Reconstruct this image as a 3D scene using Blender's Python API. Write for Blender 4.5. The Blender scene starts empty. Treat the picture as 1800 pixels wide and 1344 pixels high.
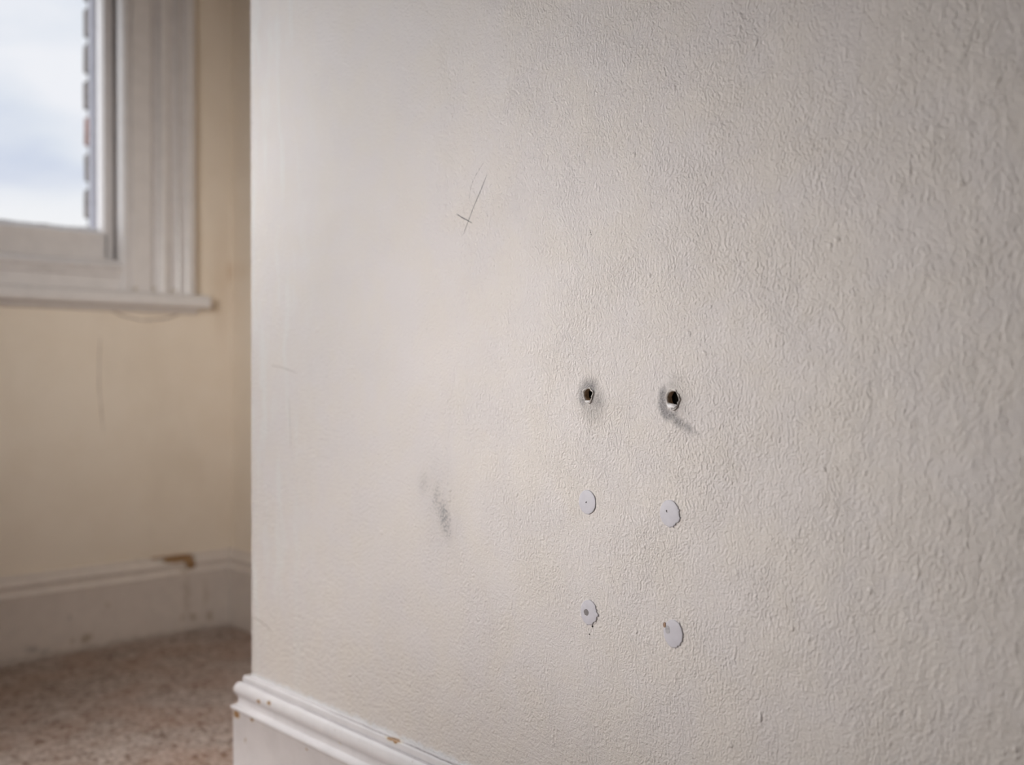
import bpy, bmesh, math, random
import numpy as np
from mathutils import Vector, Matrix, noise as mnoise
random.seed(7); rng = np.random.default_rng(11)
D = bpy.data; SC = bpy.context.scene; COL = SC.collection

# ------------------------------------------------------------------ camera, sky, sun, lights, exposure
XW, YA = 0.9576, -0.4814          # window wall plane, alcove back wall plane (near wall is y = 0, its outer edge x = 0)
CAM = Vector((-1.24698, 0.69161, 0.58780)); YAW, PITCH, FPX = -0.757479, -0.007428, 1791.263
cd = D.cameras.new('camera'); cam = D.objects.new('camera', cd); COL.objects.link(cam)
cd.sensor_fit = 'HORIZONTAL'; cd.sensor_width = 36.0; cd.lens = FPX/1800*36.0
cam.location = CAM
fw = Vector((math.cos(YAW)*math.cos(PITCH), math.sin(YAW)*math.cos(PITCH), math.sin(PITCH)))
cam.rotation_euler = fw.to_track_quat('-Z', 'Y').to_euler()
cd.clip_start = 0.02; cd.clip_end = 200
cd.dof.use_dof = True; cd.dof.focus_distance = 0.93; cd.dof.aperture_fstop = 3.2
SC.camera = cam
vs = SC.view_settings
SC.display_settings.display_device = 'sRGB'
vs.view_transform = 'Standard'; vs.look = 'None'; vs.gamma = 1.0; vs.use_curve_mapping = False
vs.exposure = 0.0

def make_world():
    w = D.worlds.new('cloudy_sky'); SC.world = w; w.use_nodes = True
    nt = w.node_tree; nt.nodes.clear(); L = nt.links.new
    tc = nt.nodes.new('ShaderNodeTexCoord')
    mp = nt.nodes.new('ShaderNodeMapping'); mp.inputs['Scale'].default_value = (2.2, 2.2, 7.5); mp.inputs['Location'].default_value = (1.3, .2, .92)
    n1 = nt.nodes.new('ShaderNodeTexNoise'); n1.inputs['Scale'].default_value = 1.25; n1.inputs['Detail'].default_value = 5; n1.inputs['Roughness'].default_value = .5
    r = nt.nodes.new('ShaderNodeValToRGB'); e = r.color_ramp.elements
    e[0].position = .40; e[0].color = (.63, .70, .86, 1)
    e[1].position = .60; e[1].color = (.93, .95, 1.0, 1)
    m = e.new(.50); m.color = (.79, .845, .935, 1)
    # clouds thin out into bright haze near the horizon, all round
    sx = nt.nodes.new('ShaderNodeSeparateXYZ')
    hz = nt.nodes.new('ShaderNodeMapRange'); hz.interpolation_type = 'SMOOTHSTEP'
    hz.inputs['From Min'].default_value = .125; hz.inputs['From Max'].default_value = .192; hz.inputs['To Min'].default_value = .95; hz.inputs['To Max'].default_value = 0
    mx = nt.nodes.new('ShaderNodeMix'); mx.data_type = 'RGBA'; mx.inputs[7].default_value = (.97, .98, 1.0, 1)
    bg = nt.nodes.new('ShaderNodeBackground'); bg.inputs['Strength'].default_value = 1.0
    o = nt.nodes.new('ShaderNodeOutputWorld')
    L(tc.outputs['Generated'], mp.inputs['Vector']); L(mp.outputs[0], n1.inputs['Vector']); L(n1.outputs['Fac'], r.inputs[0])
    L(tc.outputs['Generated'], sx.inputs[0]); L(sx.outputs['Z'], hz.inputs['Value'])
    L(hz.outputs[0], mx.inputs[0]); L(r.outputs[0], mx.inputs[6]); L(mx.outputs[2], bg.inputs[0]); L(bg.outputs[0], o.inputs[0])
make_world()

def sun(name, to_sun, strength, angle, color):
    l = D.lights.new(name, 'SUN'); l.energy = strength; l.angle = math.radians(angle); l.color = color
    o = D.objects.new(name, l); COL.objects.link(o); o.location = Vector(to_sun)*4
    o.rotation_euler = (-Vector(to_sun)).to_track_quat('-Z', 'Y').to_euler()
def area(name, loc, target, sx, sy, power, color, spread=180):
    l = D.lights.new(name, 'AREA'); l.shape = 'RECTANGLE'; l.size = sx; l.size_y = sy; l.energy = power; l.color = color; l.spread = math.radians(spread)
    o = D.objects.new(name, l); COL.objects.link(o); o.location = loc
    o.rotation_euler = (Vector(target)-Vector(loc)).to_track_quat('-Z', 'Y').to_euler()
# veiled sun: a wide bright patch of cloud that shines in through the two sash windows
sun('veiled_sun', (1.0, 1.15, .62), 2.7, 85, (.90, .945, 1.0))
# added fill lights, unseen left of the camera, shaping brightness on wall, corner and carpet
area('soft_fill', (-.32, .78, .70), (-.52, 0, .62), .42, .42, 2.3, (1.0, .985, .97))
area('gridded_fill', (.08, 1.12, .62), (-.70, 0, .515), .4, .4, .93, (1.0, .965, .93), 48)
area('corner_fill', (-.35, .75, .90), (XW, -.42, .70), .35, .35, 1.0, (1.0, .985, .965), 60)
area('low_fill', (-.15, 1.0, 1.2), (.02, .12, 0), .3, .3, 1.1, (1.0, .955, .915), 45)
area('upper_fill', (-.1, .8, 1.0), (-.08, 0, .85), .3, .3, .56, (.975, .985, 1.0), 80)

# ------------------------------------------------------------------ node helper
class NG:
    def __init__(s, name):
        s.m = D.materials.new(name); s.m.use_nodes = True; s.nt = s.m.node_tree; s.nt.nodes.clear()
        s.pos = s.nt.nodes.new('ShaderNodeNewGeometry').outputs['Position']
    def n(s, t, **kw):
        nd = s.nt.nodes.new(t)
        for k, v in kw.items(): setattr(nd, k, v)
        return nd
    def put(s, sock, v):
        if hasattr(v, 'is_output') : s.nt.links.new(v, sock)
        elif v is not None: sock.default_value = v
    def math(s, op, a, b=None, c=None, clamp=False):
        nd = s.n('ShaderNodeMath', operation=op, use_clamp=clamp)
        for i, v in enumerate((a, b, c)):
            if v is not None: s.put(nd.inputs[i], v)
        return nd.outputs[0]
    def add(s, *a):
        r = a[0]
        for b in a[1:]: r = s.math('ADD', r, b)
        return r
    def mul(s, *a):
        r = a[0]
        for b in a[1:]: r = s.math('MULTIPLY', r, b)
        return r
    def mx(s, *a):
        r = a[0]
        for b in a[1:]: r = s.math('MAXIMUM', r, b)
        return r
    def scaled(s, vec, sc, loc=(0, 0, 0), rot=(0, 0, 0)):
        nd = s.n('ShaderNodeMapping'); s.put(nd.inputs['Vector'], vec)
        nd.inputs['Scale'].default_value = sc; nd.inputs['Location'].default_value = loc; nd.inputs['Rotation'].default_value = rot
        return nd.outputs[0]
    def noise(s, vec, scale=1, detail=2, rough=.5, dist=0, col=False):
        nd = s.n('ShaderNodeTexNoise'); s.put(nd.inputs['Vector'], vec); nd.inputs['Scale'].default_value = scale
        nd.inputs['Detail'].default_value = detail; nd.inputs['Roughness'].default_value = rough; nd.inputs['Distortion'].default_value = dist
        return nd.outputs['Color' if col else 'Fac']
    def vor(s, vec, scale, feature='F1'):
        nd = s.n('ShaderNodeTexVoronoi', feature=feature); s.put(nd.inputs['Vector'], vec); nd.inputs['Scale'].default_value = scale
        return nd.outputs['Distance'], nd.outputs.get('Color')
    def ramp(s, v, a, b, lo=0., hi=1.):
        nd = s.n('ShaderNodeMapRange', interpolation_type='SMOOTHSTEP'); s.put(nd.inputs[0], v)
        for i, q in enumerate((a, b, lo, hi)): nd.inputs[i+1].default_value = q
        return nd.outputs[0]
    def mixc(s, f, a, b):
        nd = s.n('ShaderNodeMix', data_type='RGBA'); s.put(nd.inputs[0], f)
        for i, q in ((6, a), (7, b)): s.put(nd.inputs[i], q if hasattr(q, 'is_output') else (*q[:3], 1))
        return nd.outputs[2]
    def vadd(s, a, b):
        nd = s.n('ShaderNodeVectorMath', operation='ADD'); s.put(nd.inputs[0], a); s.put(nd.inputs[1], b); return nd.outputs[0]
    def warp(s, vec, scale, amt):
        c = s.noise(vec, scale, 2, .5, col=True)
        nd = s.n('ShaderNodeVectorMath', operation='MULTIPLY_ADD'); s.put(nd.inputs[0], c); nd.inputs[1].default_value = (amt,)*3
        a2 = s.n('ShaderNodeVectorMath', operation='ADD'); s.put(a2.inputs[0], vec); a2.inputs[1].default_value = (-.5*amt,)*3
        s.put(nd.inputs[2], a2.outputs[0]); return nd.outputs[0]
    def blob(s, vec, c, r, rot=0, soft=0., axis=1):
        """1 in the middle of an ellipse, 0 outside; axis = the axis that the ellipse's plane looks along"""
        nd = s.n('ShaderNodeVectorMath', operation='SUBTRACT'); s.put(nd.inputs[0], vec); nd.inputs[1].default_value = c
        v = nd.outputs[0]
        if rot:
            q = s.n('ShaderNodeVectorRotate', rotation_type=('X_AXIS', 'Y_AXIS', 'Z_AXIS')[axis]); s.put(q.inputs['Vector'], v); q.inputs['Angle'].default_value = rot; v = q.outputs[0]
        m = s.n('ShaderNodeVectorMath', operation='DIVIDE'); s.put(m.inputs[0], v); m.inputs[1].default_value = r
        l = s.n('ShaderNodeVectorMath', operation='LENGTH'); s.put(l.inputs[0], m.outputs[0])
        return s.ramp(l.outputs['Value'], soft, 1.0, 1, 0)
    def out(s, color, rough=.6, height=None, spec=.3, alpha=None, bump=1.0):
        b = s.n('ShaderNodeBsdfPrincipled'); s.put(b.inputs['Base Color'], color if hasattr(color, 'is_output') else (*color[:3], 1))
        s.put(b.inputs['Roughness'], rough); s.put(b.inputs['Specular IOR Level'], spec)
        if height is not None:
            bp = s.n('ShaderNodeBump'); bp.inputs['Strength'].default_value = bump; bp.inputs['Distance'].default_value = 1.0
            s.put(bp.inputs['Height'], height); s.put(b.inputs['Normal'], bp.outputs[0])
        if alpha is not None: s.put(b.inputs['Alpha'], alpha)
        o = s.n('ShaderNodeOutputMaterial'); s.put(o.inputs[0], b.outputs[0]); return s.m

def plain(name, col, rough=.6, nscale=60, var=.08, hgt=0., spec=.3):
    g = NG(name); n = g.noise(g.pos, nscale, 3, .6)
    c = g.mixc(g.ramp(n, .3, .7), tuple(x*(1-var) for x in col), tuple(min(1, x*(1+var)) for x in col))
    return g.out(c, rough, g.mul(n, hgt) if hgt else None, spec)

# ------------------------------------------------------------------ materials
BUMP = 1.0; RELIEF = 3.1
def near_wall_material():
    g = NG('roller_stippled_off_white_paint'); P = g.pos
    sp = g.n('ShaderNodeSeparateXYZ'); g.put(sp.inputs[0], P); X, Z = sp.outputs['X'], sp.outputs['Z']
    # fine relief: roller stipple with leaning ridges, soft vertical runs, pimples
    w = g.warp(P, 38, .010)
    a = g.noise(g.scaled(w, (430, 1, 280), rot=(0, .30, 0)), 1, 2, .5)
    b = g.noise(g.scaled(w, (150, 1, 62), rot=(0, -.08, 0)), 1, 2, .5)
    c = g.noise(g.scaled(w, (560, 1, 560)), 1, 2, .6)
    ridge = lambda q: g.math('SUBTRACT', 1., g.mul(g.math('ABSOLUTE', g.math('SUBTRACT', q, .5)), 4.))
    patchy = g.ramp(g.noise(P, 14, 2), .35, .68)
    near = g.ramp(X, -1.0, -.72, 1, 0)          # the roller left longer strokes towards this side
    leftq = g.ramp(X, -.42, -.15, 1, .8)
    h1 = g.mul(a, g.add(.00042, g.mul(patchy, .00030)), leftq)
    h2 = g.mul(b, g.add(.00017, g.mul(near, .00033)))
    h3 = g.mul(c, g.add(.00016, g.mul(leftq, .00020)))
    h4 = g.mul(g.noise(P, 22, 2), .0016)
    runs = g.noise(g.scaled(g.warp(P, 9, .05), (46, 1, 7)), 1, 3, .55)
    h5 = g.mul(runs, g.mul(g.ramp(X, -.30, -.06), .0045), g.ramp(Z, .45, .8))
    d, _ = g.vor(g.scaled(w, (62, 1, 62)), 1)
    h6 = g.mul(g.ramp(d, .05, .20, 1, 0), .00030, g.ramp(g.noise(P, 30, 1), .56, .64))
    crk = g.noise(g.scaled(g.warp(P, 30, .02), (60, 1, 130), rot=(0, .55, 0)), 1, 3, .6)
    low = g.ramp(Z, .22, .34, 1, 0)
    h7 = g.mul(ridge(crk), g.add(.00003, g.mul(low, .00022)))
    lump = g.add(g.mul(g.blob(P, (-.181, 0, .770), (.020, 1, .034), .25), .0016), g.mul(g.blob(P, (-.188, 0, .748), (.012, 1, .02), .4), .0012),
                 g.mul(g.blob(P, (-.800, 0, .318), (.0022, 1, .006), 0), .0018), g.mul(g.blob(P, (-.2347, 0, .2306), (.003, 1, .003), 0), .002))
    H = g.add(g.mul(g.add(h1, h2, h3, h6, h7), RELIEF), h4, h5, lump)
    # two slightly different whites mottle the wall, the creamier gaining towards lower X
    t = g.math('ADD', g.ramp(g.noise(g.warp(P, 8, .06), 19, 3, .55), .33, .69), g.ramp(X, -1.0, -.70, .35, 0), clamp=True)
    col = g.mixc(t, (.694, .648, .634), (.702, .650, .613))
    col = g.mixc(g.mul(g.ramp(runs, .5, .62), g.ramp(X, -.2, -.05), .6), col, (.72, .705, .685))
    # pin-prick specks
    d2, _ = g.vor(g.scaled(P, (1, 1, 1)), 58)
    sm = g.noise(P, 640, 2)
    speck = g.mul(g.ramp(d2, .016, .034, 1, 0), g.ramp(g.noise(P, 21, 0), .50, .54))
    col = g.mixc(g.mul(speck, .65), col, (.22, .19, .17))
    # graphite smudges left by fingers and drill
    gr = g.noise(P, 900, 3, .75); grain = g.ramp(gr, .34, .66)
    Pw = g.warp(P, 140, .004)
    def halo(*bl): return g.mx(*[g.mul(g.blob(Pw, (x, 0, z), (rx, 1, rz), rot, soft=.1), amp) for x, z, rx, rz, rot, amp in bl])
    hl = halo((-.6185, .5748, .0165, .0155, 0, 1.25), (-.6115, .5690, .0105, .0190, 0, 1.1), (-.6265, .5640, .0175, .0190, -.4, .8), (-.6225, .5560, .020, .019, 0, .6))
    def ring(c, rx, rz, w):
        nd = g.n('ShaderNodeVectorMath', operation='SUBTRACT'); g.put(nd.inputs[0], Pw); nd.inputs[1].default_value = c
        m = g.n('ShaderNodeVectorMath', operation='DIVIDE'); g.put(m.inputs[0], nd.outputs[0]); m.inputs[1].default_value = (rx, 1, rz)
        l = g.n('ShaderNodeVectorMath', operation='LENGTH'); g.put(l.inputs[0], m.outputs[0])
        return g.ramp(g.math('ABSOLUTE', g.math('SUBTRACT', l.outputs['Value'], 1.)), .10, w, 1, 0)
    cres = g.mul(ring((-.7135, 0, .5665), .0112, .0142, .62), g.mx(g.blob(P, (-.7030, 0, .5600), (.0135, 1, .0230), 0, soft=.5), g.mul(g.blob(P, (-.7100, 0, .5560), (.014, 1, .011), 0, soft=.3), 1.)), 1.15)
    hr = g.mx(cres, halo((-.7190, .5490, .0130, .0075, .50, 1.1), (-.7285, .5440, .0130, .0065, .48, .8), (-.7370, .5400, .010, .004, .4, .4), (-.7140, .5790, .014, .006, 0, .42), (-.7190, .5640, .0190, .0210, 0, .40), (-.7180, .5840, .014, .008, 0, .25)))
    dark = g.math('MINIMUM', .9, g.mul(g.mx(hl, hr), g.add(.36, g.mul(grain, .50))))
    col = g.mixc(dark, col, (.155, .150, .160))
    sg = g.noise(g.scaled(P, (560, 1, 330), rot=(0, .2, 0)), 1, 3, .72)
    sm1 = g.mx(g.mul(g.blob(Pw, (-.4105, 0, .4370), (.024, 1, .050), -.28), 1.0), g.mul(g.blob(Pw, (-.398, 0, .456), (.020, 1, .042), .1), .85),
               g.mul(g.blob(Pw, (-.377, 0, .470), (.022, 1, .028), .2), .72), g.mul(g.blob(Pw, (-.4025, 0, .452), (.060, 1, .088), -.28), .55))
    thr = g.math('SUBTRACT', 1.0, g.mul(sm1, .34))
    spk = g.ramp(g.math('SUBTRACT', g.add(g.mul(sg, 1.35), 0), thr), -.02, .06)
    col = g.mixc(g.math('MINIMUM', g.add(g.mul(spk, .82), g.mul(sm1, .22)), .85), col, (.19, .19, .20))
    # grubby, slightly yellowed band above the skirting and white overspill of gloss paint
    col = g.mixc(g.mul(g.ramp(g.add(Z, g.mul(g.noise(P, 20, 2), .06)), .23, .36, 1, 0), .20), col, (.60, .545, .47))
    edge = g.add(Z, g.mul(g.math('SUBTRACT', g.noise(P, 70, 3), .5), .014))
    col = g.mixc(g.ramp(edge, .1815, .1875, 1, 0), col, (.74, .73, .74))
    # worn arris
    col = g.mixc(g.mul(g.ramp(X, -.0016, -.0004), .5), col, (.35, .24, .16))
    return g.out(col, .55, H, .28, bump=BUMP)

def cream_wall_material():
    g = NG('bounce_warmed_cream_paint'); P = g.pos  # yellower than the near wall: warm bounce light is put into this tint
    n = g.noise(P, 9, 4, .6); st = g.noise(g.scaled(P, (5, 5, 2.2)), 1, 4, .6)
    col = g.mixc(g.ramp(n, .3, .7), (.85, .742, .615), (.88, .777, .655))
    col = g.mixc(g.mul(g.ramp(st, .52, .72), .35), col, (.72, .62, .50))
    sp = g.n('ShaderNodeSeparateXYZ'); g.put(sp.inputs[0], P)
    rust = g.mx(g.mul(g.blob(P, (XW, -.380, .772), (.2, .022, .014), 0, axis=0), .6), g.mul(g.blob(P, (XW, -.474, .83), (.2, .014, .05), 0, axis=0), .4),
                g.mul(g.blob(P, (XW, -.455, .80), (.2, .04, .2), 0, axis=0), .2))
    col = g.mixc(rust, col, (.50, .31, .14))
    H = g.add(g.mul(g.noise(P, 170, 2), .0003), g.mul(g.noise(P, 24, 2), .0012))
    return g.out(col, .6, H, .25)

def gloss_white(name, chips=(), base=(.69, .668, .682), stains=(), dirt=.5, wood=(.40, .235, .115), dust=None):
    g = NG(name); P = g.pos
    n = g.noise(P, 34, 4, .6)
    col = g.mixc(g.ramp(n, .35, .7), base, tuple(x*.94 for x in base))
    fl, _ = g.vor(P, 95); fm = g.ramp(g.noise(P, 17, 1), .55, .62)
    col = g.mixc(g.mul(g.ramp(fl, .05, .13, 1, 0), fm, dirt), col, (.34, .29, .25))
    Pw = g.warp(P, 160, .006); Pw2 = g.warp(P, 45, .02)
    for c, r, amp, tint in stains: col = g.mixc(g.mul(g.blob(Pw2, c, r), amp), col, tint)
    H = g.add(g.mul(g.noise(P, 60, 2), .0004), g.mul(g.noise(P, 400, 1), .00005))
    if chips:
        m = g.mx(*[g.blob(Pw, c, r, soft=.80) for c, r in chips])
        rim = g.mx(*[g.blob(Pw, c, tuple(q*1.35 for q in r), soft=.72) for c, r in chips])
        wc = g.mixc(g.noise(g.scaled(P, (40, 200, 400)), 1, 2), tuple(q*.55 for q in wood), tuple(q*1.25 for q in wood))
        col = g.mixc(rim, col, (.70, .66, .60)); col = g.mixc(m, col, wc)
        H = g.add(H, g.mul(m, -.0008))
    return g.out(col, .27, H, .5)

M = {}
M['near'] = near_wall_material(); M['cream'] = cream_wall_material()
M['ceiling'] = plain('white_ceiling_paint', (.78, .77, .75), .8)
M['room'] = plain('pale_room_paint', (.70, .645, .57), .7)
M['skirt'] = gloss_white('chipped_white_gloss_paint', chips=[((.0075, .0185, .1292), (.0092, .006, .0056)), ((-.0335, .0185, .1322), (.0046, .006, .0030)),
    ((-.0500, .0175, .1595), (.0052, .006, .0031)), ((-.0760, .0175, .1640), (.0048, .006, .0027)), ((-.3300, .009, .1800), (.0150, .009, .0024)),
    ((-.168, .0185, .1290), (.003, .006, .0016)), ((.0195, .0185, .103), (.0016, .006, .0018)), ((-.2330, .0185, .1520), (.006, .006, .0016)), ((-.016, .0175, .1000), (.0012, .004, .004))],
    stains=[((.018, .017, .158), (.008, .012, .010), .5, (.52, .43, .34))])
def bb(y, z, ry, rz, amp, t=(.42, .33, .22)): return ((XW-.012, y, z), (.05, ry, rz), amp, t)
M['skirt_far'] = gloss_white('scuffed_old_gloss_paint', base=(.83, .745, .675), dirt=.25,
    chips=[((XW-.012, -.343, .1725), (.02, .042, .0105)), ((XW-.017, -.372, .152), (.02, .0125, .0085)), ((XW-.014, -.366, .163), (.02, .016, .007)), ((XW-.012, -.298, .1795), (.02, .022, .0035))],
    stains=[bb(-.355, .146, .012, .008, .7), bb(-.135, .031, .018, .013, .8), bb(-.105, .030, .010, .012, .6), bb(-.025, .026, .02, .012, .6, (.36, .33, .30)), bb(-.05, .018, .016, .01, .6, (.36, .33, .30)),
            bb(-.375, .035, .012, .014, .7), bb(-.417, .030, .012, .016, .7), bb(-.352, .040, .010, .010, .5), bb(-.10, .078, .008, .010, .5, (.36, .33, .30)), bb(-.18, .093, .009, .008, .4),
            bb(-.36, .09, .014, .07, .35), bb(-.405, .085, .012, .05, .35), bb(-.2, .006, .5, .012, .55, (.38, .31, .24)), bb(-.25, .1835, .03, .005, .7, (.2, .18, .15)), bb(-.31, .1865, .05, .005, .8, (.15, .13, .11))])
M['trim'] = gloss_white('aged_white_window_paint', base=(.80, .755, .735), dirt=.25,
    stains=[((XW-.02, -.24, .775), (.05, .012, .01), .6, (.35, .27, .17)), ((XW-.02, -.285, .778), (.05, .01, .014), .6, (.42, .32, .18)), ((XW-.02, -.33, .778), (.05, .02, .008), .5, (.42, .32, .18)),
            ((XW-.012, -.06, .807), (.05, .05, .004), .5, (.3, .27, .24))])
M['lining'] = plain('grey_exterior_paint', (.40, .40, .455), .5)
M['putty'] = plain('weathered_putty', (.74, .74, .77), .7, 200, .3)
M['brick'] = plain('sooty_stock_brick', (.17, .145, .135), .9, 90, .3, .002)
M['brick_red'] = plain('red_stock_brick', (.24, .135, .11), .9, 90, .3, .002)
M['mortar'] = plain('pale_lime_mortar', (.40, .39, .385), .9, 200, .15, .001)
M['dark'] = plain('shadowed_cavity', (.10, .085, .07), .9)
M['tube'] = plain('brown_wall_plug_bore', (.46, .34, .235), .7, 300, .35, .0005)
M['torn'] = plain('torn_plaster_skin', (.60, .56, .535), .6, 500, .12, .0002)
M['flake'] = plain('bright_plaster_flake', (.80, .78, .785), .6, 500, .06)
M['filler'] = plain('smooth_lilac_white_filler', (.565, .545, .590), .5, 160, .03)
M['spot'] = plain('grey_screw_head', (.205, .185, .185), .5, 400, .1)
M['greyspot'] = plain('pale_grey_smear', (.43, .415, .43), .6, 400, .15)
M['tear'] = plain('torn_brown_paper', (.30, .19, .13), .8, 700, .4)
M['pin'] = plain('black_pin_hole', (.05, .045, .045), .8)
M['cavity'] = plain('depth_shade_cavity', (.006, .005, .004), 1.0, spec=0)  # the shade deep inside the holes is put into this black
M['subfloor'] = plain('floor_boards', (.30, .21, .14), .7)
def pencil(name, col, keep, strength):
    g = NG(name); n = g.noise(g.pos, 1500, 2, .6)
    return g.out(col, .5, None, .3, g.mul(g.ramp(n, keep, keep+.14), strength))
M['pencil'] = pencil('graphite_line', (.10, .095, .095), .22, .85)
M['pencil_faint'] = pencil('faint_graphite_line', (.24, .22, .22), .40, .55)
M['pencil_dots'] = pencil('broken_graphite_line', (.12, .11, .11), .50, .75)
M['crack'] = pencil('hairline_crack', (.33, .25, .19), .36, .60)
M['gap'] = pencil('dark_joint_gap', (.07, .06, .05), .44, .9)
def carpet_material():
    g = NG('flecked_beige_carpet'); P = g.pos
    at = g.n('ShaderNodeAttribute', attribute_name='tuft'); v = at.outputs['Fac']
    r = g.n('ShaderNodeValToRGB'); e = r.color_ramp.elements; r.color_ramp.interpolation = 'LINEAR'
    e[0].position = 0; e[0].color = (.16, .11, .085, 1); e[1].position = 1; e[1].color = (.72, .62, .56, 1)
    for p, c in ((.22, (.36, .27, .22, 1)), (.5, (.56, .46, .40, 1)), (.78, (.68, .58, .52, 1))):
        q = e.new(p); q.color = c
    g.put(r.inputs[0], v)
    col = g.mixc(g.mul(g.ramp(g.noise(P, 7, 3), .4, .65), .32), r.outputs[0], (.50, .30, .21))
    return g.out(col, .95, g.mul(g.noise(P, 900, 2), .002), .05)
M['carpet'] = carpet_material()
def glass_material():
    g = NG('window_glass'); t = g.n('ShaderNodeBsdfTransparent'); t.inputs[0].default_value = (.985, .985, .985, 1)
    gl = g.n('ShaderNodeBsdfGlossy'); gl.inputs['Roughness'].default_value = .02
    lw = g.n('ShaderNodeLayerWeight'); f = g.math('ADD', .03, g.mul(g.math('POWER', lw.outputs['Facing'], 4.), .6))
    mx = g.n('ShaderNodeMixShader'); lw.inputs['Blend'].default_value = .5; g.put(mx.inputs[0], f); g.put(mx.inputs[1], t.outputs[0]); g.put(mx.inputs[2], gl.outputs[0])
    o = g.n('ShaderNodeOutputMaterial'); g.put(o.inputs[0], mx.outputs[0]); return g.m
M['glass'] = glass_material()

# ------------------------------------------------------------------ mesh helpers
def link(name, me, mat, parent=None, smooth=False, kind=None, label=None, category=None, group=None):
    if mat: me.materials.append(mat)
    if smooth:
        for p in me.polygons: p.use_smooth = True
    o = D.objects.new(name, me); COL.objects.link(o)
    if parent: o.parent = parent
    if kind: o['kind'] = kind
    if label: o['label'] = label
    if category: o['category'] = category
    if group: o['group'] = group
    return o
def from_bm(name, bm, mat, parent=None, smooth=False, **kw):
    bmesh.ops.recalc_face_normals(bm, faces=bm.faces)
    me = D.meshes.new(name); bm.to_mesh(me); bm.free(); return link(name, me, mat, parent, smooth, **kw)
def box(bm, x0, x1, y0, y1, z0, z1, bev=0.):
    r = bmesh.ops.create_cube(bm, size=1, matrix=Matrix.Translation(((x0+x1)/2, (y0+y1)/2, (z0+z1)/2)) @ Matrix.Diagonal((x1-x0, y1-y0, z1-z0, 1)))
    if bev:
        es = {e for v in r['verts'] for e in v.link_edges}
        bmesh.ops.bevel(bm, geom=list(es), offset=bev, segments=2, affect='EDGES', profile=.6)
def boxo(name, dims, mat, parent=None, bev=0., **kw):
    bm = bmesh.new(); box(bm, *dims, bev=bev); return from_bm(name, bm, mat, parent, **kw)
def sweep(name, rings, mat, parent=None, close_ring=False, smooth=False, cap=True, **kw):
    """rings: list of equally long point lists"""
    bm = bmesh.new(); R = [[bm.verts.new(p) for p in r] for r in rings]; n = len(R[0])
    for a, b in zip(R, R[1:]):
        for i in range(n if close_ring else n-1):
            j = (i+1) % n; bm.faces.new((a[i], a[j], b[j], b[i]))
    if cap:
        for r in (R[0], R[-1]):
            try: bm.faces.new(r)
            except ValueError: pass
    return from_bm(name, bm, mat, parent, smooth, **kw)
def auto_smooth(o, ang=35):
    me = o.data
    for p in me.polygons: p.use_smooth = True
    bm = bmesh.new(); bm.from_mesh(me)
    for e in bm.edges: e.smooth = len(e.link_faces) == 2 and e.calc_face_angle(0) < math.radians(ang)
    bm.to_mesh(me); bm.free()
def ribbon(name, pts, width, mat, parent, plane='y', off=.0002, taper=True, wob=.0):
    """a thin drawn line lying on a wall; pts are (along, z)"""
    P = []
    for (a, b), (c, d) in zip(pts, pts[1:]):
        for k in range(6): P.append((a+(c-a)*k/6, b+(d-b)*k/6))
    P.append(pts[-1]); n = len(P); bm = bmesh.new(); rows = []
    for i, p in enumerate(P):
        q0, q1 = P[max(0, i-1)], P[min(n-1, i+1)]; t = Vector((q1[0]-q0[0], q1[1]-q0[1])).normalized()
        t = Vector((-t.y, t.x)); s = i/(n-1); w = width*(.5+.5*random.random())*(min(1, 5*min(s, 1-s)+.35) if taper else 1)/2
        jx, jz = random.uniform(-wob, wob), random.uniform(-wob, wob)
        row = []
        for sg in (1, -1):
            u, z = p[0]+jx+t.x*w*sg, p[1]+jz+t.y*w*sg
            row.append(bm.verts.new((u, off, z) if plane == 'y' else (XW-off, u, z)))
        rows.append(row)
    for a, b in zip(rows, rows[1:]): bm.faces.new((a[0], a[1], b[1], b[0]))
    return from_bm(name, bm, mat, parent)

# ------------------------------------------------------------------ room shell
CEIL = 2.65; XB, YL, BRX = -3.4, 3.3, -2.2
HOLES = [dict(c=(-.6172, .5696), r=.0056, rim=.0064, seed=1), dict(c=(-.7140, .5677), r=.0065, rim=.0073, seed=5)]
def hole_loop(h, r, y, wobble, n=28, pin=.0):
    pts = []
    for k in range(n):
        a = 2*math.pi*k/n
        w = 1 + wobble*mnoise.noise(Vector((math.cos(a)*1.7+h['seed']*3.1, math.sin(a)*1.7, r*300)))
        pz = 1 + pin*abs(math.sin(a))**5
        pts.append((h['c'][0]+r*w*math.cos(a), y, h['c'][1]+r*w*pz*math.sin(a)))
    return pts
def build_near_wall():
    bm = bmesh.new(); e = .0025
    outer = [(-e, 0, 0), (-e, 0, CEIL), (BRX, 0, CEIL), (BRX, 0, 0)]
    edges = []
    def loop(pts):
        v = [bm.verts.new(p) for p in pts]
        for i in range(len(v)): edges.append(bm.edges.new((v[i], v[(i+1) % len(v)])))
        return v
    ov = loop(outer)
    hl = [loop(hole_loop(h, h['rim'], 0, .16, pin=.06)) for h in HOLES]
    bmesh.ops.triangle_fill(bm, use_beauty=True, use_dissolve=False, edges=edges)
    # the arris is rounded over, then the hidden return, back and far side
    z0, z1 = ov[0], ov[1]; prev = (z0, z1)
    ring = [(-e+e*math.sin(t), -e+e*math.cos(t)) for t in (math.pi/8*k for k in range(1, 5))] + [(0, YA), (BRX, YA)]
    for x, y in ring:
        cur = (bm.verts.new((x, y, 0)), bm.verts.new((x, y, CEIL))); bm.faces.new((prev[0], cur[0], cur[1], prev[1])); prev = cur
    bm.faces.new((prev[0], ov[3], ov[2], prev[1]))
    return from_bm('wall_right', bm, M['near'], kind='structure', label='off-white stippled plaster wall with drill holes, pencil marks and smudges')
WR = build_near_wall()

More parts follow.
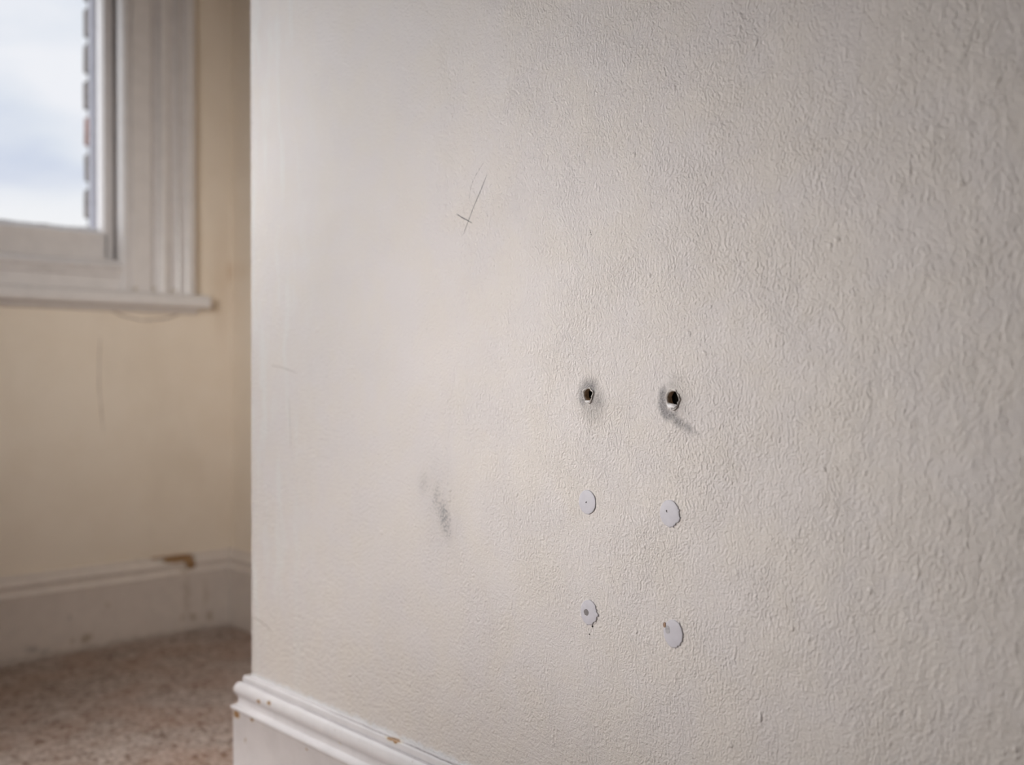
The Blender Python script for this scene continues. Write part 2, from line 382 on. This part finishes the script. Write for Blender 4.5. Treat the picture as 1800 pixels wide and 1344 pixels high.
for h in HOLES:                                     # two drilled fixing holes in the wall
    n = 28
    bore = [hole_loop(h, h['r']*s, y, .10, n) for y, s in ((-.0010, 1.0), (-.003, .99), (-.0066, .98))]
    hole = sweep('drill_hole', bore, M['tube'], None, close_ring=True, smooth=True, cap=False, category='hole', group='pair of drilled fixing holes in the wall',
                 label='drilled hole in off-white wall inside a dark oval grey halo, left one of the pair' if h['seed'] == 1 else 'larger drilled hole with white plaster flake and grey crescent smear, right one of the pair')
    end = sweep('cavity', [hole_loop(h, h['r']*.98, -.0066, .10, n), hole_loop(h, h['r']*1.05, -.0075, .10, n), hole_loop(h, h['r']*1.05, -.055, .10, n), hole_loop(h, h['r']*.4, -.056, .1, n)], M['cavity'], hole, close_ring=True, cap=True)
    big = h['seed'] == 5
    rings = []
    for s, y in ((1.06, -.0004), (1.05, .0010), (1.00, .0020), (.95, .0014), (.90, -.0022)):
        q = [(a, yy*(.12+.88*max(0., min(1., .35-.75*(a-h['c'][0])/h['rim']-.45*(c-h['c'][1])/h['rim']))) if yy > 0 else yy, c) for a, yy, c in hole_loop(h, h['rim']*s, y, .30, n, pin=.18)]
        rings.append([(a + random.uniform(-.00025, .00025), b + random.uniform(-.0004, .0004), c + random.uniform(-.00025, .00025)) for a, b, c in q])
    # pull the inner edge down to the bore
    rings[-1] = [(a, -.0015, c) for a, b, c in hole_loop(h, h['r']*1.0, 0, .14, n)]
    sweep('torn_rim', rings, M['torn'], hole, close_ring=True, smooth=True, cap=False)
    # a flake of plaster curling out below the hole
    cx, cz = h['c']; bm = bmesh.new(); w = .0062 if big else .0034; dz = .0085 if big else .0072; top = .0046 if big else .0050
    rows = []
    for i in range(6):
        t = i/5; zz = cz-top-(dz-top)*t*1.0; ww = w*(1-t)**.7+.0004
        rows.append([bm.verts.new((cx-.0004+ww*s+(.0012*t if big else 0), .0006+.0013*math.sin(math.pi*t)+.0006*(1-s*s)-(.0018 if i == 0 else 0), zz+(.0011*s if big and i < 2 else 0))) for s in (-1, -.5, 0, .5, 1)])
    for a, b in zip(rows, rows[1:]):
        for i in range(4): bm.faces.new((a[i], a[i+1], b[i+1], b[i]))
    from_bm('plaster_flake', bm, M['flake'], hole, smooth=True)

# four discs of filler below the holes
def disc(name, c, rx, rz, rag, seed, mat, parent, y0=.0001, hgt=.0009, side=-1, n=56, **kw):
    bm = bmesh.new(); rnd = random.Random(seed); R = []
    prof = [(1.0, -.0012), (.995, hgt*.75), (.93, hgt), (.5, hgt*1.06), (.02, hgt*1.08)]
    edge = []
    for k in range(n):
        a = 2*math.pi*k/n; f = max(0, side*math.cos(a)*.8 + .25 - .5*math.sin(a))     # ragged mostly along one side
        edge.append(1 + rag*f*(mnoise.noise(Vector((math.cos(a)*7+seed, math.sin(a)*7, 0)))*1.5+rnd.uniform(-.5, .5)) + .02*mnoise.noise(Vector((math.cos(a)+seed, math.sin(a), 3))))
    for s, y in prof:
        ring = []
        for k in range(n):
            a = 2*math.pi*k/n; e = 1+(edge[k]-1)*(s if s > .9 else s*s)
            ring.append((c[0]+rx*s*e*math.cos(a), y0+y, c[1]+rz*s*e*math.sin(a)))
        R.append(ring)
    return sweep(name, R, mat, parent, close_ring=True, smooth=True, **kw)
FP = [((-.6166, .4714), .0102, .0112, .03, 3, 'upper left pale filler disc, smooth edged with a tiny pin hole'),
      ((-.7111, .4703), .0104, .0115, .13, 8, 'upper right pale filler disc with ragged right edge and a pin hole'),
      ((-.6188, .3704), .0104, .0115, .17, 12, 'lower left pale filler disc with a round dark grey dot'),
      ((-.7149, .3688), .0102, .0118, .09, 21, 'lower right pale filler disc with a torn brown nick and grey smear')]
patches = []
for c, rx, rz, rag, sd, lab in FP: patches.append(disc('filler_patch', c, rx, rz, rag, sd, M['filler'], None, label=lab, category='patch', group='pale filler patches below the drilled holes'))
def dot(name, c, rx, rz, mat, par, y=.00115, n=14, sd=0):
    bm = bmesh.new(); vs_ = []
    for k in range(n):
        a = 2*math.pi*k/n; w = 1+.18*mnoise.noise(Vector((math.cos(a)*2+sd, math.sin(a)*2, sd*.7)))
        vs_.append(bm.verts.new((c[0]+rx*w*math.cos(a), y, c[1]+rz*w*math.sin(a))))
    r = bmesh.ops.extrude_face_region(bm, geom=[bm.faces.new(vs_)])
    for v in r['geom']:
        if isinstance(v, bmesh.types.BMVert): v.co.y -= .0009
    return from_bm(name, bm, mat, par)
dot('pin_hole', (-.6155, .4710), .0007, .0007, M['pin'], patches[0], sd=1); dot('pin_hole', (-.6163, .4716), .0004, .0005, M['pin'], patches[0], sd=2)
dot('pin_hole', (-.7081, .4722), .0007, .0008, M['pin'], patches[1], sd=3); dot('pin_hole', (-.7085, .4712), .0003, .0005, M['pin'], patches[1], sd=4)
dot('screw_spot', (-.6159, .3703), .0030, .0030, M['spot'], patches[2], n=20, sd=.1)
dot('torn_nick', (-.7062, .3748), .0014, .0021, M['tear'], patches[3], y=.00150, sd=6)
dot('grey_smear', (-.7092, .3713), .0022, .0036, M['greyspot'], patches[3], y=.00120, sd=7); dot('grey_smear', (-.7097, .3698), .0020, .0020, M['greyspot'], patches[3], y=.00128, sd=8)
dot('wall_speck', (-.6228, .3585), .0007, .0010, M['pin'], WR, y=.0007, sd=9); dot('wall_speck', (-.6190, .3505), .0005, .0006, M['pin'], WR, y=.0006, sd=10)

# pencil marks
ribbon('pencil_line', [(-.4787, .7904), (-.4701, .7766), (-.4587, .7606), (-.4506, .7475), (-.4416, .7331)], .00100, M['pencil'], WR)
ribbon('pencil_line', [(-.4316, .7561), (-.4398, .7516), (-.4488, .7476), (-.456, .7439)], .00125, M['pencil'], WR)
ribbon('pencil_line', [(-.4744, .8037), (-.4675, .7978), (-.4613, .7917), (-.456, .7849), (-.4533, .7788), (-.4515, .7691)], .0008, M['pencil_faint'], WR)
ribbon('pencil_line', [(-.6671, .5972), (-.6665, .5721), (-.6665, .5446)], .00075, M['pencil_dots'], WR, wob=.0001)
ribbon('scratch', [(-.6192, .7206), (-.6199, .7179), (-.6213, .7142)], .0014, M['gap'], WR)
ribbon('scratch', [(-.7489, .5713), (-.7534, .5723)], .0008, M['pencil_faint'], WR)
ribbon('hairline_crack', [(-.0045, .2598), (-.0180, .2590), (-.0313, .2571), (-.0440, .2530), (-.0549, .2490)], .0011, M['crack'], WR)
ribbon('hairline_crack', [(-.055, .6005), (-.085, .5970), (-.118, .5905)], .0009, M['crack'], WR)
ribbon('hairline_crack', [(-.098, .560), (-.101, .528), (-.103, .492)], .0008, M['crack'], WR)
# dark gap that opens between the wall and the top of the skirting
ribbon('joint_gap', [(-.20, .1812), (-.25, .1815), (-.30, .1810), (-.335, .1818)], .0014, M['gap'], WR, off=.0068, wob=.0004)
ribbon('joint_gap', [(-.345, .1812), (-.38, .1816), (-.42, .1811), (-.47, .1817), (-.56, .1812)], .0018, M['gap'], WR, off=.0068, wob=.0004)

boxo('wall_alcove', (0, XW+.1, YA-.1, YA, 0, CEIL), M['cream'], kind='structure', label='shaded cream alcove wall between chimney breast and window wall')
# window wall with two sash openings
W1 = (-.2221, .70, .800, 2.10); W2 = (1.55, 2.45, .800, 2.10)
def window_wall():
    bm = bmesh.new(); e = .02; x0, x1 = XW, XW+.09
    cuts = [YA-.1, W1[0]-e, W1[1]+e, W2[0]-e, W2[1]+e, YL+.1]
    for i in range(5):
        y0, y1 = cuts[i], cuts[i+1]
        if i % 2 == 0: box(bm, x0, x1, y0, y1, 0, CEIL)
        else: box(bm, x0, x1, y0, y1, 0, .79); box(bm, x0, x1, y0, y1, 2.12, CEIL)
    return from_bm('wall_back', bm, M['cream'], kind='structure', label='cream painted window wall in shade, faint cracks below the sill')
WB = window_wall()
for pts, w in (([(-.1897, .7300), (-.2207, .7170), (-.2653, .7084), (-.3178, .7142), (-.3600, .7290)], .004), ([(-.1723, .672), (-.170, .61), (-.1695, .5617), (-.179, .4633)], .0022)):
    ribbon('plaster_crack', pts, w, M['crack'], WB, plane='x', off=.0004)
boxo('floor', (XB, XW+.1, YA-.1, YL+.1, -.06, -.006), M['subfloor'], kind='structure', label='floor under the carpet')
boxo('ceiling', (XB, XW+.1, YA-.1, YL+.1, CEIL, CEIL+.08), M['ceiling'], kind='structure', label='white ceiling')
boxo('wall_left', (XB, XW+.1, YL, YL+.1, 0, CEIL), M['room'], kind='structure', label='wall opposite the window alcove')
boxo('wall_front', (XB-.1, XB, YA-.1, YL+.1, 0, CEIL), M['room'], kind='structure', label='wall behind the camera')
boxo('wall_recess', (XB, BRX, YA-.1, YA, 0, CEIL), M['room'], kind='structure', label='recess wall beyond the chimney breast')

# ------------------------------------------------------------------ skirting boards
def arc(c, r, a0, a1, n): return [(c[0]+r*math.cos(math.radians(a0+(a1-a0)*k/n)), c[1]+r*math.sin(math.radians(a0+(a1-a0)*k/n))) for k in range(n+1)]
SK = [(-.004, .1795), (.0060, .1800), (.0075, .1790), (.0080, .1765), (.0078, .1722), (.0066, .1712)]
SK += arc((.0062, .1612), .0112, 62, -48, 9) + [(.0128, .1505), (.0122, .1470), (.0128, .1432), (.0150, .1412), (.0180, .1400)]
SK += [(.0196, .1392), (.0202, .1376), (.0200, .1358), (.0186, .1343), (.0178, .1330), (.0176, .06), (.0176, -.004)]
def skirting(name, path, mat, label):
    """path: list of (point, outward offset direction per unit of profile)"""
    rings = []
    for (px, py), (ox, oy) in path: rings.append([(px+ox*p, py+oy*p, z) for p, z in SK])
    o = sweep(name, rings, mat, None, cap=True, kind='structure', label=label); auto_smooth(o, 32); return o
pth = [((BRX, 0), (0, 1))] + [((x, 0), (0, 1)) for x in np.linspace(-1.9, -.05, 24)] + [((0, 0), (1, 1)), ((0, YA+.018), (1, 0))]
skirting('baseboard_right', pth, M['skirt'], 'chipped white skirting board with rounded moulding along the near wall')
skirting('baseboard_alcove', [((0.018, YA), (0, 1)), ((XW, YA), (-1, 1))], M['skirt_far'], 'dingy white skirting in the alcove corner')
skirting('baseboard_back', [((XW, YA), (-1, 1)), ((XW, .5), (-1, 0)), ((XW, YL), (-1, 0))], M['skirt_far'], 'stained, chipped white skirting below the window')

# ------------------------------------------------------------------ window_1 (and the plain second window out of frame)
def extr(name, prof, z0, z1, mat, par, mirror=None, **kw):
    """prof: (y, dx) outline extruded upwards; mirror: y centre to mirror about"""
    f = (lambda y: y) if mirror is None else (lambda y: 2*mirror-y)
    o = sweep(name, [[(XW+dx, f(y), z) for y, dx in prof] for z in (z0, z1)], mat, par, close_ring=True, **kw); auto_smooth(o, 30); return o
def hextr(name, prof, y0, y1, mat, par, **kw):
    """prof: (z, dx) outline run horizontally"""
    o = sweep(name, [[(XW+dx, y, z) for z, dx in prof] for y in (y0, y1)], mat, par, close_ring=True, **kw); auto_smooth(o, 30); return o
def build_window(w, name, label, lo=True):
    yr, yl, zb, zt = w; dy = yr-W1[0]; C = (yr+yl)/2
    fr = boxo('dummy', (XW+.050, XW+.10, yr-.02, yr-.0005, zb-.02, zt+.02), M['trim'])
    fr.name = name; fr['kind'] = 'structure'; fr['label'] = label
    bm = bmesh.new(); bm.from_mesh(fr.data)
    box(bm, XW+.050, XW+.10, yl+.0005, yl+.02, zb-.02, zt+.02); box(bm, XW+.028, XW+.10, yr+.004, yl-.004, zt-.01, zt+.02); box(bm, XW+.055, XW+.17, yr+.004, yl-.004, zb-.02, zb+.025)
    bm.to_mesh(fr.data); bm.free()
    prof = [(-.2235, .050), (-.2235, .0045), (-.2128, .0030), (-.2128, -.0010), (-.2145, -.0090), (-.2180, -.0160), (-.2221, -.0200), (-.2262, -.0200), (-.2290, -.0165), (-.2330, -.0150), (-.2350, -.0190), (-.2360, -.0220), (-.2775, -.0220), (-.2795, -.0190), (-.2830, -.0110), (-.2900, -.0095), (-.2945, -.0130), (-.2965, -.0250),
            (-.3000, -.0275), (-.3140, -.0275), (-.3175, -.0250), (-.3210, -.0160), (-.3320, -.0175), (-.3345, -.0280), (-.3375, -.0300), (-.3400, -.0270), (-.3430, -.0190), (-.3510, -.0200), (-.3540, -.0300), (-.3580, -.0330), (-.3720, -.0330), (-.3755, -.0310), (-.3760, -.0270), (-.3760, .002), (-.243, .002), (-.243, .050)]
    prof = [(y+dy, d) for y, d in prof]
    extr('architrave', prof, zb-.032, zt+.16, M['trim'], fr); extr('architrave', prof, zb-.032, zt+.16, M['trim'], fr, mirror=C)
    bm = bmesh.new(); box(bm, XW-.026, XW+.002, yr-.154, yl+.154, zt, zt+.16, .006); box(bm, XW-.04, XW+.002, yr-.17, yl+.17, zt+.16, zt+.19, .008); from_bm('head_architrave', bm, M['trim'], fr)
    # staff bead across the bottom, apron fascia and the projecting sill board
    hextr('staff_bead', [(.8010, .03), (.8010, -.008), (.8030, -.0125), (.8120, -.0130), (.8135, -.0105), (.8150, -.0165), (.8215, -.0200), (.8240, -.0170), (.8290, -.0085), (.8350, -.0040), (.8370, .0), (.8370, .024), (.83, .03)], yr+.006, yl-.006, M['trim'], fr)
    hextr('apron', [(.770, .03), (.770, -.006), (.8000, -.0065), (.8020, -.004), (.8020, .03)], yr-.012, yl+.012, M['trim'], fr)
    nose = [(.7375, .0)] + [(.7375, -.030)] + [(z, d) for d, z in [(-.040, .7382), (-.0465, .7415), (-.0490, .7470), (-.0490, .7535), (-.0470, .7610), (-.0425, .7665), (-.036, .7692)]] + [(.7710, .0)]
    s = hextr('window_sill', nose, yr-.183, yl+.183, M['trim'], fr)
    hextr('sill_mould', [(.7385, .001), (.7385, -.020), (.7330, -.019), (.7285, -.013), (.7265, -.006), (.7260, .001)], yr-.166, yl+.166, M['trim'], fr)
    # lower sash
    fx = .026
    stile = [(-.2113, fx), (-.1945, fx), (-.1925, fx+.002), (-.1915, fx+.006), (-.1900, fx+.010), (-.1888, fx+.018), (-.1888, fx+.024), (-.1925, fx+.024), (-.1925, fx+.040), (-.2113, fx+.040)]
    stile = [(y+dy, d) for y, d in stile]
    zm = (zb+zt)/2+.04
    sash = boxo('lower_sash', (XW+fx+.002, XW+fx+.038, yr+.03, yl-.03, zm-.02, zm+.02), M['trim'], fr, bev=.003)
    extr('sash_stile', stile, zb+.02, zm+.02, M['trim'], sash); extr('sash_stile', stile, zb+.02, zm+.02, M['trim'], sash, mirror=C)
    hextr('bottom_rail', [(.826, fx), (.894, fx), (.8965, fx+.002), (.8985, fx+.006), (.9010, fx+.012), (.9030, fx+.020), (.9030, fx+.024), (.8980, fx+.024), (.8980, fx+.040), (.826, fx+.040)], yr+.024, yl-.024, M['trim'], sash)
    boxo('glass_pane', (XW+fx+.0245, XW+fx+.0275, yr+.030, yl-.030, .8985, zm-.015), M['glass'], sash)
    # putty fillet outside the pane: ragged along the bottom
    bm = bmesh.new(); rows = []
    for k in range(90):
        y = yr+.0305+(yl-yr-.061)*k/89; t = .0105+.0022*mnoise.noise(Vector((y*60, 1.3, 0)))+.0012*mnoise.noise(Vector((y*190, 4, 0)))
        rows.append([bm.verts.new((XW+fx+.028, y, .8980)), bm.verts.new((XW+fx+.028, y, .8985+t)), bm.verts.new((XW+fx+.0395, y, .8990))])
    for a, b in zip(rows, rows[1:]):
        for i in range(3): bm.faces.new((a[i], a[(i+1) % 3], b[(i+1) % 3], b[i]))
    from_bm('putty', bm, M['putty'], sash)
    # upper sash, set further out
    ux = .070; us = boxo('upper_sash', (XW+ux, XW+ux+.036, yr+.03, yl-.03, zm-.02, zm+.02), M['trim'], fr, bev=.003)
    for y0, y1 in ((yr+.003, yr+.03), (yl-.03, yl-.003)): boxo('sash_stile', (XW+ux, XW+ux+.036, y0, y1, zm-.02, zt-.005), M['trim'], us, bev=.003)
    boxo('top_rail', (XW+ux, XW+ux+.036, yr+.03, yl-.03, zt-.06, zt-.005), M['trim'], us, bev=.003)
    boxo('glass_pane', (XW+ux+.016, XW+ux+.019, yr+.030, yl-.030, zm+.02, zt-.06), M['glass'], us)
    # outer linings of the box frame, seen edge on through the pane
    for sgn in (1, -1):
        f = (lambda y: y+dy) if sgn == 1 else (lambda y: 2*C-(y+dy))
        ya, yb_ = sorted((f(-.222), f(-.1975))); boxo('outer_lining', (XW+.106, XW+.124, ya, yb_, zb, zt), M['lining'], fr, bev=.002)
        ya, yb_ = sorted((f(-.222), f(-.206))); boxo('parting_bead', (XW+.067, XW+.0695, ya, yb_, zb, zm), M['trim'], fr)
    return fr
W1O = build_window(W1, 'window_1', 'white box sash window with reeded architrave and projecting sill, cloudy sky outside')
build_window(W2, 'window_2', 'second white sash window further along the wall')

# brick reveal outside: bricks stand proud of the raked mortar joints
def outside_wall():
    bm = bmesh.new(); x0, x1 = XW+.125, XW+.212; r = .0085
    e0, e1 = W1[0]-.002+.006, W1[1]-.004
    for y0, y1, z0, z1 in ((YA-.3, e0-r, 0, 2.9), (e1+r, W2[0]-.02, 0, 2.9), (W2[1]+.02, YL+.3, 0, 2.9), (e0-r, e1+r, 0, .78), (e0-r, e1+r, 2.14, 2.9), (W2[0]-.02, W2[1]+.02, 0, .78), (W2[0]-.02, W2[1]+.02, 2.14, 2.9)): box(bm, x0, x1, y0, y1, z0, z1)
    w = from_bm('wall_outside', bm, M['mortar'], kind='structure', label='outside brickwork seen past the edge of the window')
    pitch = .0842; mesh = {}
    def bmesh_brick(L):
        b = bmesh.new(); box(b, -.05, .05, -L/2, L/2, -.0325, .0325, .006)
        for v in b.verts: v.co += Vector([random.uniform(-.0015, .0015) for _ in range(3)])
        bmesh.ops.recalc_face_normals(b, faces=b.faces); me = D.meshes.new('brick'); b.to_mesh(me); b.free(); return me
    variants = [[bmesh_brick(L) for _ in range(3)] for L in (.105, .21)]
    for v in variants:
        for me in v: me.materials.append(M['brick'])
    red = [me.copy() for me in (variants[0][0], variants[1][0])]
    for me in red: me.materials[0] = M['brick_red']
    k = 0
    z = 1.4065 - 8*pitch
    while z < 2.12:
        for side, ye in ((-1, e0), (1, e1)):
            L = (.105, .21)[k % 2]; q = (k*7+(side > 0)) % 5
            me = red[k % 2] if k in (5, 12) else variants[k % 2][q % 3]
            o = D.objects.new('brick', me); COL.objects.link(o); o.parent = w
            o.location = (XW+.165+random.uniform(-.002, .002), ye+side*L/2+random.uniform(-.0012, .0012), z)
        z += pitch; k += 1
    hextr('outer_sill', [(.76, .10), (.80, .10), (.778, .26), (.73, .26), (.73, .10)], W1[0]+.004, W1[1]-.004, M['putty'], w)
    return w
outside_wall()

# ------------------------------------------------------------------ carpet: real tufts where the photograph shows them, plain pile beyond
def carpet():
    s = .0026; x = np.arange(-.06, XW-.006, s); y = np.arange(YA+.006, .62, s)
    X, Y = np.meshgrid(x, y, indexing='ij'); n, m = X.shape
    cell = .0062; GX, GY = int(1.4/cell), int(1.4/cell)
    jx, jy, hh, cc = (rng.random((GX, GY)) for _ in range(4))
    ix = np.floor((X+.2)/cell).astype(int); iy = np.floor((Y+.7)/cell).astype(int)
    H = np.full(X.shape, -1.); V = np.zeros(X.shape)
    for a in (-1, 0, 1):
        for b in (-1, 0, 1):
            p, q = np.clip(ix+a, 0, GX-1), np.clip(iy+b, 0, GY-1)
            d = np.hypot((X+.2)/cell-(p+.15+.7*jx[p, q]), (Y+.7)/cell-(q+.15+.7*jy[p, q]))
            h = (.55+.45*hh[p, q])*np.clip(1-(d/.85)**2, -.5, 1)
            k = h > H; H = np.where(k, h, H); V = np.where(k, cc[p, q], V)
    # clumps of darker and lighter yarn
    big = rng.random((140, 140)); fx, fy = (X+.2)/.0125, (Y+.7)/.0125
    i0, j0 = fx.astype(int), fy.astype(int); tx, ty = fx-i0, fy-j0; tx, ty = tx*tx*(3-2*tx), ty*ty*(3-2*ty)
    B = (big[i0, j0]*(1-tx)+big[i0+1, j0]*tx)*(1-ty)+(big[i0, j0+1]*(1-tx)+big[i0+1, j0+1]*tx)*ty
    V = np.clip(.60*V+.42*(B-.5)+.22, 0, 1)
    Zh = np.clip(H, -.3, 1)*.0058
    keep = ~((X < .019) & (Y < .019))
    co = np.stack([X, Y, Zh-.001], -1).reshape(-1, 3)
    idx = np.arange(n*m).reshape(n, m)
    f = np.stack([idx[:-1, :-1], idx[1:, :-1], idx[1:, 1:], idx[:-1, 1:]], -1).reshape(-1, 4)
    ok = (keep[:-1, :-1] & keep[1:, 1:] & keep[1:, :-1] & keep[:-1, 1:]).reshape(-1); f = f[ok]
    nv = n*m
    ex = [(XB, .62, 0), (XW, .62, 0), (XW, YL, 0), (XB, YL, 0), (XB, 0.0, 0), (-.06, 0.0, 0), (-.06, .62, 0)]
    co = np.vstack([co, np.array(ex)]); faces = f.tolist() + [[nv+4, nv+5, nv+6, nv], [nv, nv+1, nv+2, nv+3]]
    me = D.meshes.new('carpet_pile'); me.from_pydata(co.tolist(), [], faces)
    at = me.attributes.new('tuft', 'FLOAT', 'POINT'); at.data.foreach_set('value', np.concatenate([V.reshape(-1), np.full(len(ex), .5)]).astype(np.float32))
    me.update()
    o = link('carpet_pile', me, M['carpet'], smooth=True); o['kind'] = 'stuff'
    c = boxo('carpet', (XB, XW, YA, YL, -.0055, -.0045), M['carpet']); o.parent = c; o = c
    o['label'] = 'flecked pinkish beige pile carpet covering the floor below the window'; o['category'] = 'carpet'
carpet()
